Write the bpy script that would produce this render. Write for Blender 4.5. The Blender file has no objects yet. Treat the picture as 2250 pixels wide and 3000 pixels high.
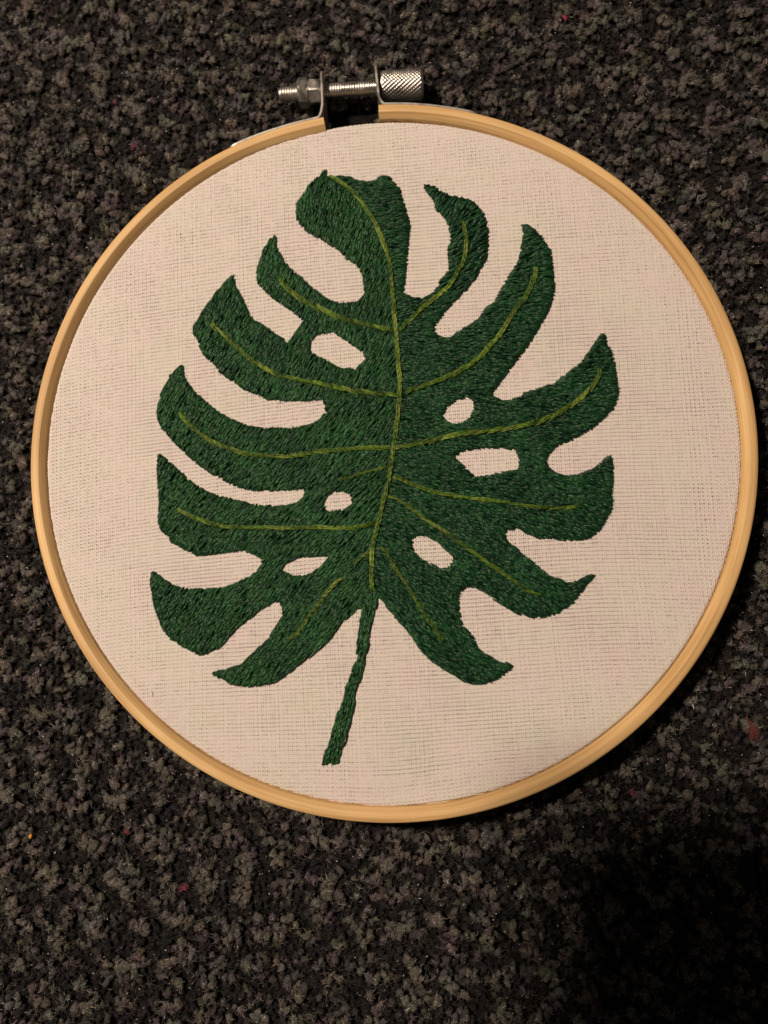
import bpy, math, json
import numpy as np
from mathutils import Matrix, Vector
from mathutils.geometry import tessellate_polygon

scene = bpy.context.scene
COL = scene.collection
MM = 0.001                      # everything below is measured in millimetres
rng = np.random.default_rng(7)

# ------------------------------------------------------------------ camera
TOP = 9.5                       # height of the wooden rim above the carpet
cam_d = bpy.data.cameras.new('camera')
cam = bpy.data.objects.new('camera', cam_d)
COL.objects.link(cam)
cam_d.sensor_fit = 'VERTICAL'
cam_d.sensor_height = 36.0
cam_d.sensor_width = 27.0
cam_d.lens = 36.0 * 2254.0 / 3000.0
cam_d.clip_start = 0.005
cam_d.clip_end = 20.0
CAM_M = Matrix(((0.99799898, 0.0, 0.06323007),
                (0.00747696, 0.99298385, -0.11801345),
                (-0.06278644, 0.11825007, 0.99099686)))
CAM_P = Vector((11.078, -35.783, 170.793 + TOP))
cam.matrix_world = Matrix.Translation(CAM_P * MM) @ CAM_M.to_4x4()
cam_d.dof.use_dof = True
cam_d.dof.focus_distance = 172 * MM
cam_d.dof.aperture_fstop = 12.0
scene.camera = cam

# ------------------------------------------------------------------ light
scene.view_settings.view_transform = 'Standard'
scene.view_settings.look = 'None'
scene.view_settings.exposure = 0.0
scene.view_settings.gamma = 1.0
world = bpy.data.worlds.new('World')
scene.world = world
world.use_nodes = True
bg = world.node_tree.nodes['Background']
bg.inputs['Color'].default_value = (1.0, 0.80, 0.62, 1)     # dim lamp-lit room
bg.inputs['Strength'].default_value = 0.045

LAMP_AZ, LAMP_EL, LAMP_D = math.radians(153), math.radians(60), 0.75
lamp_d = bpy.data.lights.new('room_lamp', 'AREA')
lamp_d.shape = 'DISK'
lamp_d.size = 0.074
lamp_d.energy = 6.25
lamp_d.color = (1.0, 0.80, 0.63)
lamp = bpy.data.objects.new('room_lamp', lamp_d)
COL.objects.link(lamp)
lv = Vector((math.cos(LAMP_AZ) * math.cos(LAMP_EL), math.sin(LAMP_AZ) * math.cos(LAMP_EL), math.sin(LAMP_EL)))
lamp.location = lv * LAMP_D
lamp.rotation_euler = lv.to_track_quat('Z', 'Y').to_euler()

# ------------------------------------------------------------------ helpers
def link(o, parent=None):
    COL.objects.link(o)
    if parent is not None:
        o.parent = parent
    return o

def tag(o, label=None, cat=None, group=None, kind=None):
    if label: o['label'] = label
    if cat: o['category'] = cat
    if group: o['group'] = group
    if kind: o['kind'] = kind
    return o

def thing(name, loc, label, cat, group=None):
    o = bpy.data.objects.new(name, None)
    o.empty_display_size = 0.005
    o.location = Vector(loc) * MM
    link(o)
    return tag(o, label, cat, group)

def mesh_np(name, V, quads=None, tris=None, col=None, uv=None, smooth=True):
    """mesh from numpy arrays (millimetres)"""
    me = bpy.data.meshes.new(name)
    V = np.asarray(V, np.float32).reshape(-1, 3) * MM
    q = np.zeros((0, 4), np.int32) if quads is None else np.asarray(quads, np.int32).reshape(-1, 4)
    t = np.zeros((0, 3), np.int32) if tris is None else np.asarray(tris, np.int32).reshape(-1, 3)
    loops = np.concatenate([q.ravel(), t.ravel()]).astype(np.int32)
    starts = np.concatenate([np.arange(len(q)) * 4, len(q) * 4 + np.arange(len(t)) * 3]).astype(np.int32)
    me.vertices.add(len(V)); me.vertices.foreach_set('co', V.ravel())
    me.loops.add(len(loops)); me.loops.foreach_set('vertex_index', loops)
    me.polygons.add(len(starts)); me.polygons.foreach_set('loop_start', starts)
    me.update(calc_edges=True)
    me.validate()
    if smooth:
        me.polygons.foreach_set('use_smooth', np.ones(len(me.polygons), bool))
    if col is not None:
        c = np.ones((len(V), 4), np.float32); c[:, :3] = np.asarray(col, np.float32).reshape(-1, 3)
        a = me.attributes.new('col', 'FLOAT_COLOR', 'POINT'); a.data.foreach_set('color', c.ravel())
    if uv is not None:
        a = me.attributes.new('along', 'FLOAT_VECTOR', 'POINT')
        a.data.foreach_set('vector', np.asarray(uv, np.float32).reshape(-1, 3).ravel())
    return me

def put(name, me, mat, parent=None):
    o = bpy.data.objects.new(name, me)
    if mat is not None: me.materials.append(mat)
    return link(o, parent)

def ribbons(P, S, prof, up=(0, 0, 1), valid=None):
    """P (N,K,3) centre lines, S (N,K,3) half-width side vectors, prof list of (side, lift); returns V, quads"""
    N, K, _ = P.shape
    W = len(prof)
    up = np.asarray(up, float)
    V = np.empty((N, K, W, 3))
    for w, (a, b) in enumerate(prof):
        V[:, :, w] = P + S * a + up * (np.linalg.norm(S, axis=2, keepdims=True) * b)
    idx = np.arange(N * K * W).reshape(N, K, W)
    q = np.stack([idx[:, :-1, :-1], idx[:, :-1, 1:], idx[:, 1:, 1:], idx[:, 1:, :-1]], -1)
    if valid is not None:
        q = q[valid]
    return V.reshape(-1, 3), q.reshape(-1, 4), W

def compact(V, q, *attrs):
    used = np.unique(q)
    m = np.full(len(V), -1, np.int64); m[used] = np.arange(len(used))
    return (V[used], m[q]) + tuple(a[used] for a in attrs)

def lownoise(x, y, scale, seed, n=14):
    r = np.random.default_rng(seed)
    out = 0
    for _ in range(n):
        a = r.uniform(0, 2 * math.pi); f = 2 * math.pi / (scale * r.uniform(.6, 1.8)); p = r.uniform(0, 6.28)
        out = out + np.sin((x * math.cos(a) + y * math.sin(a)) * f + p)
    return out / math.sqrt(n / 2)

# ------------------------------------------------------------------ materials
def new_mat(name):
    m = bpy.data.materials.new(name); m.use_nodes = True
    nt = m.node_tree
    return m, nt, nt.nodes['Principled BSDF']

def nd(nt, typ, **kw):
    n = nt.nodes.new(typ)
    for k, v in kw.items(): setattr(n, k, v)
    return n

def noise(nt, vec, scale, detail=3.0, rough=.5):
    n = nd(nt, 'ShaderNodeTexNoise')
    n.inputs['Scale'].default_value = scale; n.inputs['Detail'].default_value = detail; n.inputs['Roughness'].default_value = rough
    if vec is not None: nt.links.new(vec, n.inputs['Vector'])
    return n

def ramp(nt, fac, stops):
    n = nd(nt, 'ShaderNodeValToRGB'); e = n.color_ramp.elements
    while len(e) < len(stops): e.new(.5)
    for s, (p, c) in zip(e, stops): s.position = p; s.color = (*c, 1)
    nt.links.new(fac, n.inputs['Fac'])
    return n

def mix(nt, typ, fac, a, b):
    n = nd(nt, 'ShaderNodeMix', data_type='RGBA', blend_type=typ)
    for sock, val in ((n.inputs['Factor'], fac), (n.inputs['A'], a), (n.inputs['B'], b)):
        if hasattr(val, 'is_output'): nt.links.new(val, sock)
        elif isinstance(val, (int, float)): sock.default_value = val
        else: sock.default_value = (*val, 1)
    return n.outputs['Result']

def mapping(nt, vec, scale):
    n = nd(nt, 'ShaderNodeMapping'); n.inputs['Scale'].default_value = scale
    nt.links.new(vec, n.inputs['Vector']); return n.outputs['Vector']

def coords(nt): return nd(nt, 'ShaderNodeTexCoord').outputs['Object']
def attr(nt, name): return nd(nt, 'ShaderNodeAttribute', attribute_name=name)

def bump(nt, b, h, strength, dist):
    n = nd(nt, 'ShaderNodeBump'); n.inputs['Strength'].default_value = strength; n.inputs['Distance'].default_value = dist * MM
    nt.links.new(h, n.inputs['Height']); nt.links.new(n.outputs['Normal'], b.inputs['Normal'])

def m_cloth():
    m, nt, b = new_mat('white_cotton')
    co = coords(nt)
    t = ramp(nt, noise(nt, co, 75, 2).outputs['Fac'], [(.36, (.745, .708, .640)), (.5, (.757, .698, .655)), (.66, (.772, .688, .665))])
    f = ramp(nt, noise(nt, co, 2600, 2).outputs['Fac'], [(.3, (.86, .86, .86)), (.7, (1, 1, 1))])
    nt.links.new(mix(nt, 'MULTIPLY', 1.0, t.outputs['Color'], f.outputs['Color']), b.inputs['Base Color'])
    b.inputs['Roughness'].default_value = .85; b.inputs['Specular IOR Level'].default_value = .2
    b.inputs['Sheen Weight'].default_value = .15
    return m

def m_thread(name, rough=.5, spec=.4):
    """stranded cotton: colour from the stitch, twisted plies from the distance along the stitch"""
    m, nt, b = new_mat(name)
    a = attr(nt, 'along').outputs['Vector']
    sep = nd(nt, 'ShaderNodeSeparateXYZ'); nt.links.new(a, sep.inputs[0])
    # ply lines run obliquely: sin(u * k + v * 2)
    mu = nd(nt, 'ShaderNodeMath', operation='MULTIPLY_ADD'); nt.links.new(sep.outputs['X'], mu.inputs[0]); mu.inputs[1].default_value = 4.6
    nt.links.new(sep.outputs['Z'], mu.inputs[2])
    mv = nd(nt, 'ShaderNodeMath', operation='MULTIPLY_ADD'); nt.links.new(sep.outputs['Y'], mv.inputs[0]); mv.inputs[1].default_value = 2.4
    nt.links.new(mu.outputs[0], mv.inputs[2])
    sn = nd(nt, 'ShaderNodeMath', operation='SINE'); nt.links.new(mv.outputs[0], sn.inputs[0])
    c = attr(nt, 'col').outputs['Color']
    n = noise(nt, coords(nt), 1500, 2)
    v = ramp(nt, n.outputs['Fac'], [(.3, (.72, .72, .72)), (.7, (1.15, 1.15, 1.15))])
    nt.links.new(mix(nt, 'MULTIPLY', 1.0, c, v.outputs['Color']), b.inputs['Base Color'])
    b.inputs['Roughness'].default_value = rough; b.inputs['Specular IOR Level'].default_value = spec
    bump(nt, b, sn.outputs[0], .7, .09)
    return m

def m_wood(name, base, dark, light):
    """split bamboo: fibres run round the hoop ('along' holds arc length, profile length)"""
    m, nt, b = new_mat(name)
    a = attr(nt, 'along').outputs['Vector']
    warp = noise(nt, mapping(nt, a, (.05, .3, 1)), 1.0, 2)
    av = nd(nt, 'ShaderNodeVectorMath', operation='MULTIPLY_ADD')
    nt.links.new(warp.outputs['Color'], av.inputs[0]); av.inputs[1].default_value = (0, 1.1, 0); nt.links.new(a, av.inputs[2])
    n1 = noise(nt, mapping(nt, av.outputs[0], (.022, 1.6, 1)), 1.0, 4, .6)
    n2 = noise(nt, mapping(nt, av.outputs[0], (.06, 7.0, 1)), 1.0, 3, .6)
    n3 = noise(nt, mapping(nt, a, (.03, .25, 1)), 1.0, 2)
    c1 = ramp(nt, n1.outputs['Fac'], [(.30, dark), (.47, base), (.7, light)])
    c2 = ramp(nt, n2.outputs['Fac'], [(.32, (.76, .70, .62)), (.46, (.98, .97, .96)), (.7, (1.05, 1.05, 1.04))])
    c3 = ramp(nt, n3.outputs['Fac'], [(.35, (.84, .80, .74)), (.65, (1.07, 1.07, 1.07))])
    c = mix(nt, 'MULTIPLY', .6, c1.outputs['Color'], c2.outputs['Color'])
    nt.links.new(mix(nt, 'MULTIPLY', 1.0, c, c3.outputs['Color']), b.inputs['Base Color'])
    b.inputs['Roughness'].default_value = .5; b.inputs['Specular IOR Level'].default_value = .35
    bump(nt, b, n2.outputs['Fac'], .22, .10)
    return m

def m_metal(name, col, rough):
    m, nt, b = new_mat(name)
    n = noise(nt, coords(nt), 900, 3)
    c = ramp(nt, n.outputs['Fac'], [(.3, tuple(x * .8 for x in col)), (.7, col)])
    nt.links.new(c.outputs['Color'], b.inputs['Base Color'])
    b.inputs['Metallic'].default_value = 1.0
    r = ramp(nt, noise(nt, coords(nt), 400, 2).outputs['Fac'], [(.3, (rough * .7,) * 3), (.7, (rough * 1.3,) * 3)])
    nt.links.new(r.outputs['Color'], b.inputs['Roughness'])
    bump(nt, b, n.outputs['Fac'], .12, .05)
    return m

def m_wool(name, rough=.9, spec=.15, gain=1.0):
    m, nt, b = new_mat(name)
    c = attr(nt, 'col').outputs['Color']
    n = noise(nt, coords(nt), 2200, 3, .65)
    v = ramp(nt, n.outputs['Fac'], [(.3, (.35 * gain,) * 3), (.5, (.9 * gain,) * 3), (.72, (1.7 * gain,) * 3)])
    nt.links.new(mix(nt, 'MULTIPLY', 1.0, c, v.outputs['Color']), b.inputs['Base Color'])
    b.inputs['Roughness'].default_value = rough; b.inputs['Specular IOR Level'].default_value = spec
    bump(nt, b, n.outputs['Fac'], .8, .3)
    return m

def m_plain(name, col, rough=.6, metallic=0.0, spec=.3):
    m, nt, b = new_mat(name)
    n = noise(nt, coords(nt), 800, 2)
    c = ramp(nt, n.outputs['Fac'], [(.3, tuple(x * .82 for x in col)), (.7, col)])
    nt.links.new(c.outputs['Color'], b.inputs['Base Color'])
    b.inputs['Roughness'].default_value = rough; b.inputs['Metallic'].default_value = metallic; b.inputs['Specular IOR Level'].default_value = spec
    return m

CLOTH = m_cloth()
GREEN = m_thread('green_floss', .40, .27)
GAP_SHADE = m_thread('green_gap_shade', .95, .03)
OLIVE = m_thread('olive_floss', .45, .25)
WOOD = m_wood('bamboo', (.70, .465, .212), (.54, .33, .135), (.77, .555, .280))
NICKEL = m_metal('nickel_plate', (.80, .77, .72), .36)
STEEL = m_metal('pressed_steel', (.50, .485, .46), .50)
WOOL = m_wool('felted_wool')
FIBRE = m_wool('wool_fibre', .55, .35, 1.0)

# ------------------------------------------------------------------ carpet
def carpet_colours(x, y, r):
    n = len(x)
    pal = np.array([[.170, .158, .138], [.135, .124, .110], [.100, .088, .092], [.120, .104, .112], [.085, .080, .066],
                    [.060, .053, .052], [.030, .027, .025], [.016, .015, .014], [.022, .019, .021]])
    v = lownoise(x, y, 11.0, 11) * .35 + lownoise(x, y, 5.2, 12) * .85 + r.normal(0, .42, n)
    k = np.clip(((-v * 1.32 + 1.78) / 2.7 * 9), 0, 8.99).astype(int)
    c = pal[k]
    tint = np.stack([lownoise(x, y, 9, 21), lownoise(x, y, 9, 22), lownoise(x, y, 9, 23)], 1) * .045 + np.array([.0, .0, .0])
    return np.clip(c * .90 * (1 + tint + r.normal(0, .10, (n, 1))), .006, 1)

def build_carpet():
    # base sheet, its colour darkened to paint the shade in the gaps
    g = np.linspace(-450, 450, 61)
    X, Y = np.meshgrid(g, g, indexing='ij')
    Z = -1.6 + .15 * lownoise(X, Y, 30, 5)
    idx = np.arange(61 * 61).reshape(61, 61)
    q = np.stack([idx[:-1, :-1], idx[1:, :-1], idx[1:, 1:], idx[:-1, 1:]], -1)
    m, nt, b = new_mat('carpet_base')
    n1 = noise(nt, coords(nt), 420, 4, .7)
    c = ramp(nt, n1.outputs['Fac'], [(.35, (.005, .005, .005)), (.52, (.010, .009, .009)), (.7, (.018, .017, .016))])
    nt.links.new(c.outputs['Color'], b.inputs['Base Color']); b.inputs['Roughness'].default_value = .95; b.inputs['Specular IOR Level'].default_value = .05
    bump(nt, b, n1.outputs['Fac'], 1.0, 1.0)
    carpet = put('carpet', mesh_np('carpet', np.stack([X, Y, Z], -1), q), m)
    tag(carpet, kind='structure')
    # felted tufts: a soft lump each, wrapped in curly fibres
    sp = 1.30
    gx, gy = np.meshgrid(np.arange(-119, 109, sp), np.arange(-147, 138, sp), indexing='ij')
    x = gx.ravel() + rng.uniform(-.6, .6, gx.size) * sp; y = gy.ravel() + rng.uniform(-.6, .6, gx.size) * sp
    rr = np.hypot(x, y)
    gap = (np.abs(np.degrees(np.arctan2(y, x)) - 96) < 4.6) & (rr < 88.5)
    keep = (rr > 72) & ~gap  # bare dark base in the ring gap stands in for its shade
    x, y = x[keep], y[keep]
    n = len(x)
    col = carpet_colours(x, y, rng)
    lum = col.mean(1)
    z = -1.25 + .3 * rng.random(n) + np.clip(lum * 9, 0, 1.2)
    rr = np.hypot(x, y)
    z = np.where((rr < 83.6) & (rr > 74), np.minimum(z, -.9), z)     # pressed flat by the hoop
    big = np.clip(.72 + lum * 2.0, .72, 1.05) * rng.uniform(.75, 1.25, n)
    t = (1 + 5 ** .5) / 2
    iv = np.array([(-1, t, 0), (1, t, 0), (-1, -t, 0), (1, -t, 0), (0, -1, t), (0, 1, t), (0, -1, -t), (0, 1, -t), (t, 0, -1), (t, 0, 1), (-t, 0, -1), (-t, 0, 1)], float)
    iv /= np.linalg.norm(iv[0])
    it = np.array([(0, 11, 5), (0, 5, 1), (0, 1, 7), (0, 7, 10), (0, 10, 11), (1, 5, 9), (5, 11, 4), (11, 10, 2), (10, 7, 6), (7, 1, 8),
                   (3, 9, 4), (3, 4, 2), (3, 2, 6), (3, 6, 8), (3, 8, 9), (4, 9, 5), (2, 4, 11), (6, 2, 10), (8, 6, 7), (9, 8, 1)])
    a = rng.uniform(0, 6.283, n); ca, sa = np.cos(a), np.sin(a)
    s = np.stack([rng.uniform(.7, 1.35, n), rng.uniform(.6, 1.0, n), rng.uniform(.5, .8, n)], 1) * big[:, None]
    L = iv[None] * s[:, None] * (1 + rng.normal(0, .28, (n, 12, 1)))
    V = np.empty((n, 12, 3))
    V[..., 0] = L[..., 0] * ca[:, None] - L[..., 1] * sa[:, None] + x[:, None]
    V[..., 1] = L[..., 0] * sa[:, None] + L[..., 1] * ca[:, None] + y[:, None]
    V[..., 2] = L[..., 2] + z[:, None]
    F = (it[None] + (np.arange(n) * 12)[:, None, None]).reshape(-1, 3)
    C = np.repeat(col * .62, 12, 0); V0 = V
    o = put('carpet_pile', mesh_np('carpet_pile', V, tris=F, col=C), WOOL, carpet)
    tag(o, kind='stuff')
    per = 11
    m_ = n * per
    ro = rng.normal(0, .60, m_) * np.repeat(big, per); ph = rng.uniform(0, 6.283, m_)
    ex = np.repeat(s[:, 0], per); 
    lx = ro * np.cos(ph) * 1.15; ly = ro * np.sin(ph) * .9
    cr, sr = np.repeat(ca, per), np.repeat(sa, per)
    fx = np.repeat(x, per) + lx * cr - ly * sr; fy = np.repeat(y, per) + lx * sr + ly * cr
    dome = np.repeat(s[:, 2], per) * np.sqrt(np.clip(1 - (ro / (1.15 * np.repeat(big, per))) ** 2, 0.02, 1))
    fz = np.repeat(z, per) + dome + rng.uniform(-.05, .28, m_)
    fc = np.repeat(col, per, 0) * 1.1 * np.exp(rng.normal(0, .52, (m_, 1))) * (1 + rng.normal(0, .05, (m_, 3)))
    inside = np.hypot(fx, fy) < 83.5
    fz = np.where(inside, -1.2, fz)
    glint = rng.random(m_) < .009
    fc[glint] = np.array([.80, .78, .76]) * rng.uniform(.4, 1, (glint.sum(), 1))  # sparkle painted as near-white colour on short fibres
    ln = rng.uniform(.5, 1.5, m_); long = rng.random(m_) < .0025
    ln[long] = rng.uniform(2.5, 7, long.sum()); ln[glint] = rng.uniform(.18, .42, glint.sum())
    th = rng.uniform(0, 6.283, m_); cv = rng.normal(0, 1.1, m_)
    P = np.empty((m_, 3, 3)); px, py = fx.copy(), fy.copy()
    rise = rng.uniform(-.3, .2, m_)
    for k in range(3):
        P[:, k, 0], P[:, k, 1] = px, py
        P[:, k, 2] = fz + rise * ln * .5 * k - (.22 * ln * (k == 2)) + .05 * k + .12 * glint
        px = px + np.cos(th + cv * k) * ln * .5; py = py + np.sin(th + cv * k) * ln * .5
    w = rng.uniform(.022, .050, m_); w[glint] = rng.uniform(.05, .09, glint.sum()); w[long] = .03
    tx = np.gradient(P[..., 0], axis=1); ty = np.gradient(P[..., 1], axis=1)
    l2 = np.hypot(tx, ty) + 1e-9
    tl = rng.normal(0, .5, m_)[:, None]
    S = np.stack([-ty / l2, tx / l2, np.broadcast_to(tl, tx.shape)], -1)
    S = S / np.linalg.norm(S, axis=2, keepdims=True) * w[:, None, None] * np.array([.8, 1, .3])[None, :, None]
    V, q, W = ribbons(P, S, [(-1, 0), (1, 0)])
    o = put('pile_fibre', mesh_np('pile_fibre', V, q, col=np.repeat(fc, 6, 0)), FIBRE, carpet)
    tag(o, kind='stuff')
    # the carpet goes on beyond the frame: one patch of the same pile, laid edge to edge
    inner = (x > -119) & (x < -60) & (y > 60) & (y < 138) & (np.hypot(x, y) > 84)
    sel = np.flatnonzero(inner)
    px_ = rng.uniform(0, 114, 5200); py_ = rng.uniform(0, 95, 5200)
    pick = rng.choice(sel, 5200)
    Vt = V0[pick].copy(); Vt[..., 0] += (px_ - x[pick])[:, None]; Vt[..., 1] += (py_ - y[pick])[:, None]
    Ft = (it[None] + (np.arange(5200) * 12)[:, None, None]).reshape(-1, 3)
    tile = mesh_np('carpet_pile', Vt, tris=Ft, col=np.repeat(col[pick], 12, 0)); tile.materials.append(WOOL)
    for a_ in range(4):
        for b_ in range(5):
            if a_ in (1, 2) and b_ in (1, 2, 3): continue
            o = bpy.data.objects.new('carpet_pile', tile); link(o, carpet)
            o.location = Vector((-233 + 114 * a_, -242 + 95 * b_, 0)) * MM
            tag(o, kind='stuff')
    # coloured flecks spun into the pile
    def fleck(px, py, c, size, ang, seed, zc=.35):
        r = np.random.default_rng(seed)
        k = 46
        u = r.normal(0, .45, (k, 2)) * np.array([size[0], size[1]])
        c0, s0 = math.cos(ang), math.sin(ang)
        bx = px + u[:, 0] * c0 - u[:, 1] * s0; by = py + u[:, 0] * s0 + u[:, 1] * c0
        t_ = ang + r.normal(0, .7, k); l_ = r.uniform(.5, 1.1, k) * size[0]
        cv_ = r.normal(0, .6, k)
        Pf = np.empty((k, 4, 3)); qx, qy = bx - np.cos(t_) * l_ * .5, by - np.sin(t_) * l_ * .5
        for j in range(4):
            Pf[:, j, 0], Pf[:, j, 1], Pf[:, j, 2] = qx, qy, zc + r.uniform(0, .35, k) + .18 * math.sin(j / 3 * 3.14)
            qx = qx + np.cos(t_ + cv_ * j * .4) * l_ / 3; qy = qy + np.sin(t_ + cv_ * j * .4) * l_ / 3
        Sx = -np.sin(t_)[:, None] * np.ones(4); Sy = np.cos(t_)[:, None] * np.ones(4)
        Sf = np.stack([Sx, Sy, np.zeros((k, 4))], -1) * .055
        Vf, qf, _ = ribbons(Pf, Sf, [(-1, 0), (0, .6), (1, 0)])
        cc = np.array(c) * r.uniform(.5, 1.3, (k, 1))
        o = put('fleck', mesh_np('fleck', Vf, qf, col=np.repeat(cc, 12, 0)), FIBRE, carpet)
        o['label'] = 'bright pink fleck of wool in the dark carpet'
        return o
    fleck(44.2, 110.4, (.36, .045, .095), (.85, .42), -1.15, 1, .6)
    fleck(-70.6, 92.0, (.18, .035, .055), (.6, .45), 1.2, 2, .6)
    fleck(-65.2, 79.6, (.18, .035, .055), (.75, .5), 1.4, 3, .6)
    fleck(-58.9, -88.2, (.15, .03, .04), (.7, .5), -.6, 4)['label'] = 'dull pink fleck of wool in the dark carpet'
    fleck(55.6, -77.2, (.18, .028, .05), (1.0, .6), -.4, 5)
    fleck(-45, -100, (.16, .03, .06), (1.2, .7), .3, 6)['label'] = 'faint purple fleck of wool in the dark carpet'
    o = fleck(82.0, -63.3, (.13, .030, .026), (2.6, 1.2), -1.2, 7, .5); o['label'] = 'rust red tuft of wool in the dark carpet'
    return carpet

carpet = build_carpet()

# ------------------------------------------------------------------ hoop
hoop = thing('embroidery_hoop', (0, 0, 0), 'round bamboo embroidery hoop with a metal tightening screw at its top', 'embroidery hoop')
R_OUT = 82.5

def ring_shift(th):
    """the outer ring springs in a little at the left end of its gap, out at the right end"""
    d1 = (np.degrees(th) - GAP_L) % 360
    d2 = (GAP_R - np.degrees(th)) % 360
    return -.85 * np.exp(-(d1 / 14.0) ** 2) + .45 * np.exp(-(d2 / 14.0) ** 2)

GAP_L, GAP_R = 100.7, 91.3      # degrees, the two sawn ends

def sweep_ring(name, prof, a0, a1, n, closed, shift, parent, mat):
    prof = np.array(prof, float); K = len(prof)
    th = np.radians(np.linspace(a0, a1, n, endpoint=not closed))
    sh = shift(th) if shift else np.zeros(n)
    V = np.empty((n, K, 3)); A = np.empty((n, K, 3))
    pl = np.concatenate([[0], np.cumsum(np.linalg.norm(np.diff(prof, axis=0), axis=1))])
    for k in range(K):
        r = prof[k, 0] + sh
        V[:, k, 0] = r * np.cos(th); V[:, k, 1] = r * np.sin(th); V[:, k, 2] = prof[k, 1]
        A[:, k, 0] = th * 82; A[:, k, 1] = pl[k]; A[:, k, 2] = 0
    idx = np.arange(n * K).reshape(n, K)
    nx = np.roll(idx, -1, 0) if closed else idx
    i0 = idx if closed else idx[:-1]; i1 = nx if closed else idx[1:]
    j1 = np.roll(np.arange(K), -1)
    q = np.stack([i0, i1, i1[:, j1], i0[:, j1]], -1).reshape(-1, 4)
    tr = None
    if not closed:
        tl = []
        for e, fl in ((0, 1), (n - 1, 0)):
            for k in range(1, K - 1):
                t3 = (idx[e, 0], idx[e, k], idx[e, k + 1]); tl.append(t3[::-1] if fl else t3)
        tr = np.array(tl)
    return put(name, mesh_np(name, V, q, tr, uv=A, smooth=False), mat, parent)

# profile: (radius, height) anticlockwise; inner top edge is bevelled, outer top edge eased
prof = [(79.7, 0.0), (82.2, 0.0), (82.5, .35), (82.5, 8.9), (82.42, 9.22), (82.2, 9.42), (81.9, TOP),
        (80.75, TOP), (80.5, 9.42), (79.6, 8.35), (79.45, 8.0), (79.45, 0.3)]
def ring_smooth(o):
    me = o.data
    me.polygons.foreach_set('use_smooth', np.ones(len(me.polygons), bool))
    me.set_sharp_from_angle(angle=math.radians(28))
o = sweep_ring('outer_ring', prof, GAP_L, GAP_R + 360, 420, False, ring_shift, hoop, WOOD); ring_smooth(o)
profi = [(75.2, .4), (78.9, .4), (79.0, .7), (79.0, 7.35), (78.8, 7.62), (75.5, 7.68), (75.2, 7.45)]
o = sweep_ring('inner_ring', profi, 0, 360, 300, True, None, hoop, WOOD); ring_smooth(o)

# pressed clamp brackets: a strip against the rim, bent outwards into a rounded tab
def bracket(side):
    if side < 0: a_far, a_gap, tab_in, tab_out = 118.2, GAP_L, (-15.45, 82.4), (-16.05, 93.6)
    else: a_far, a_gap, tab_in, tab_out = 73.9, GAP_R, (-1.75, 84.0), (-3.0, 95.4)
    pts = []
    for a in np.linspace(a_far, a_gap + (1.1 if side < 0 else -1.1), 30):
        t_ = math.radians(a); r = R_OUT + .35 + float(ring_shift(np.array([t_]))[0])
        pts.append((r * math.cos(t_), r * math.sin(t_)))
    p0 = np.array(pts[-1]); p1 = np.array(tab_in) + (np.array(tab_out) - np.array(tab_in)) * .12
    tan0 = p0 - np.array(pts[-2]); tan0 /= np.linalg.norm(tan0)
    c = p0 + tan0 * (1.0 if side < 0 else .9)
    for k in range(1, 7):
        t_ = k / 6; pts.append(tuple((1 - t_) ** 2 * p0 + 2 * t_ * (1 - t_) * c + t_ * t_ * p1))
    for k in range(1, 15):
        pts.append(tuple(p1 + (np.array(tab_out) - p1) * (1 - (1 - k / 14) ** 1.6)))
    P = np.array(pts); n = len(P)
    T = np.gradient(P, axis=0); T /= np.linalg.norm(T, axis=1)[:, None]
    Nn = np.stack([-T[:, 1], T[:, 0]], 1)
    s = np.concatenate([[0], np.cumsum(np.linalg.norm(np.diff(P, axis=0), axis=1))]); tot = s[-1]
    hh = 4.25 * np.ones(n)
    for d, e in ((tot - s, 2.6), (s, 3.0)):
        m_ = d < e
        hh[m_] = np.minimum(hh[m_], 4.25 * (1 - e / 4.25) + e * np.sqrt(np.clip(1 - (1 - d[m_] / e) ** 2, .0, 1)) + .02)
    zc = 4.75
    cs = [(-.33, -1, 0), (.33, -1, 0), (.33, 1, -.12), (.22, 1, 0), (-.22, 1, 0), (-.33, 1, -.12)]
    V = np.empty((n, 6, 3))
    for k, (a, b, dz) in enumerate(cs):
        V[:, k, :2] = P + Nn * a; V[:, k, 2] = zc + b * hh + dz
    idx = np.arange(n * 6).reshape(n, 6); j1 = np.roll(np.arange(6), -1)
    q = np.stack([idx[:-1], idx[1:], idx[1:][:, j1], idx[:-1][:, j1]], -1).reshape(-1, 4)
    if side > 0: pass
    tr = []
    for e, fl in ((0, 1), (n - 1, 0)):
        for k in range(1, 5):
            t3 = (idx[e, 0], idx[e, k], idx[e, k + 1]); tr.append(t3[::-1] if fl else t3)
    o = put('clamp_bracket', mesh_np('clamp_bracket', V, q, np.array(tr)), STEEL, hoop)
    o.data.set_sharp_from_angle(angle=math.radians(40))
    import bmesh
    bm = bmesh.new(); bm.from_mesh(o.data); bmesh.ops.recalc_face_normals(bm, faces=bm.faces); bm.to_mesh(o.data); bm.free()
    return o
bracket(-1); bracket(1)

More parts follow.
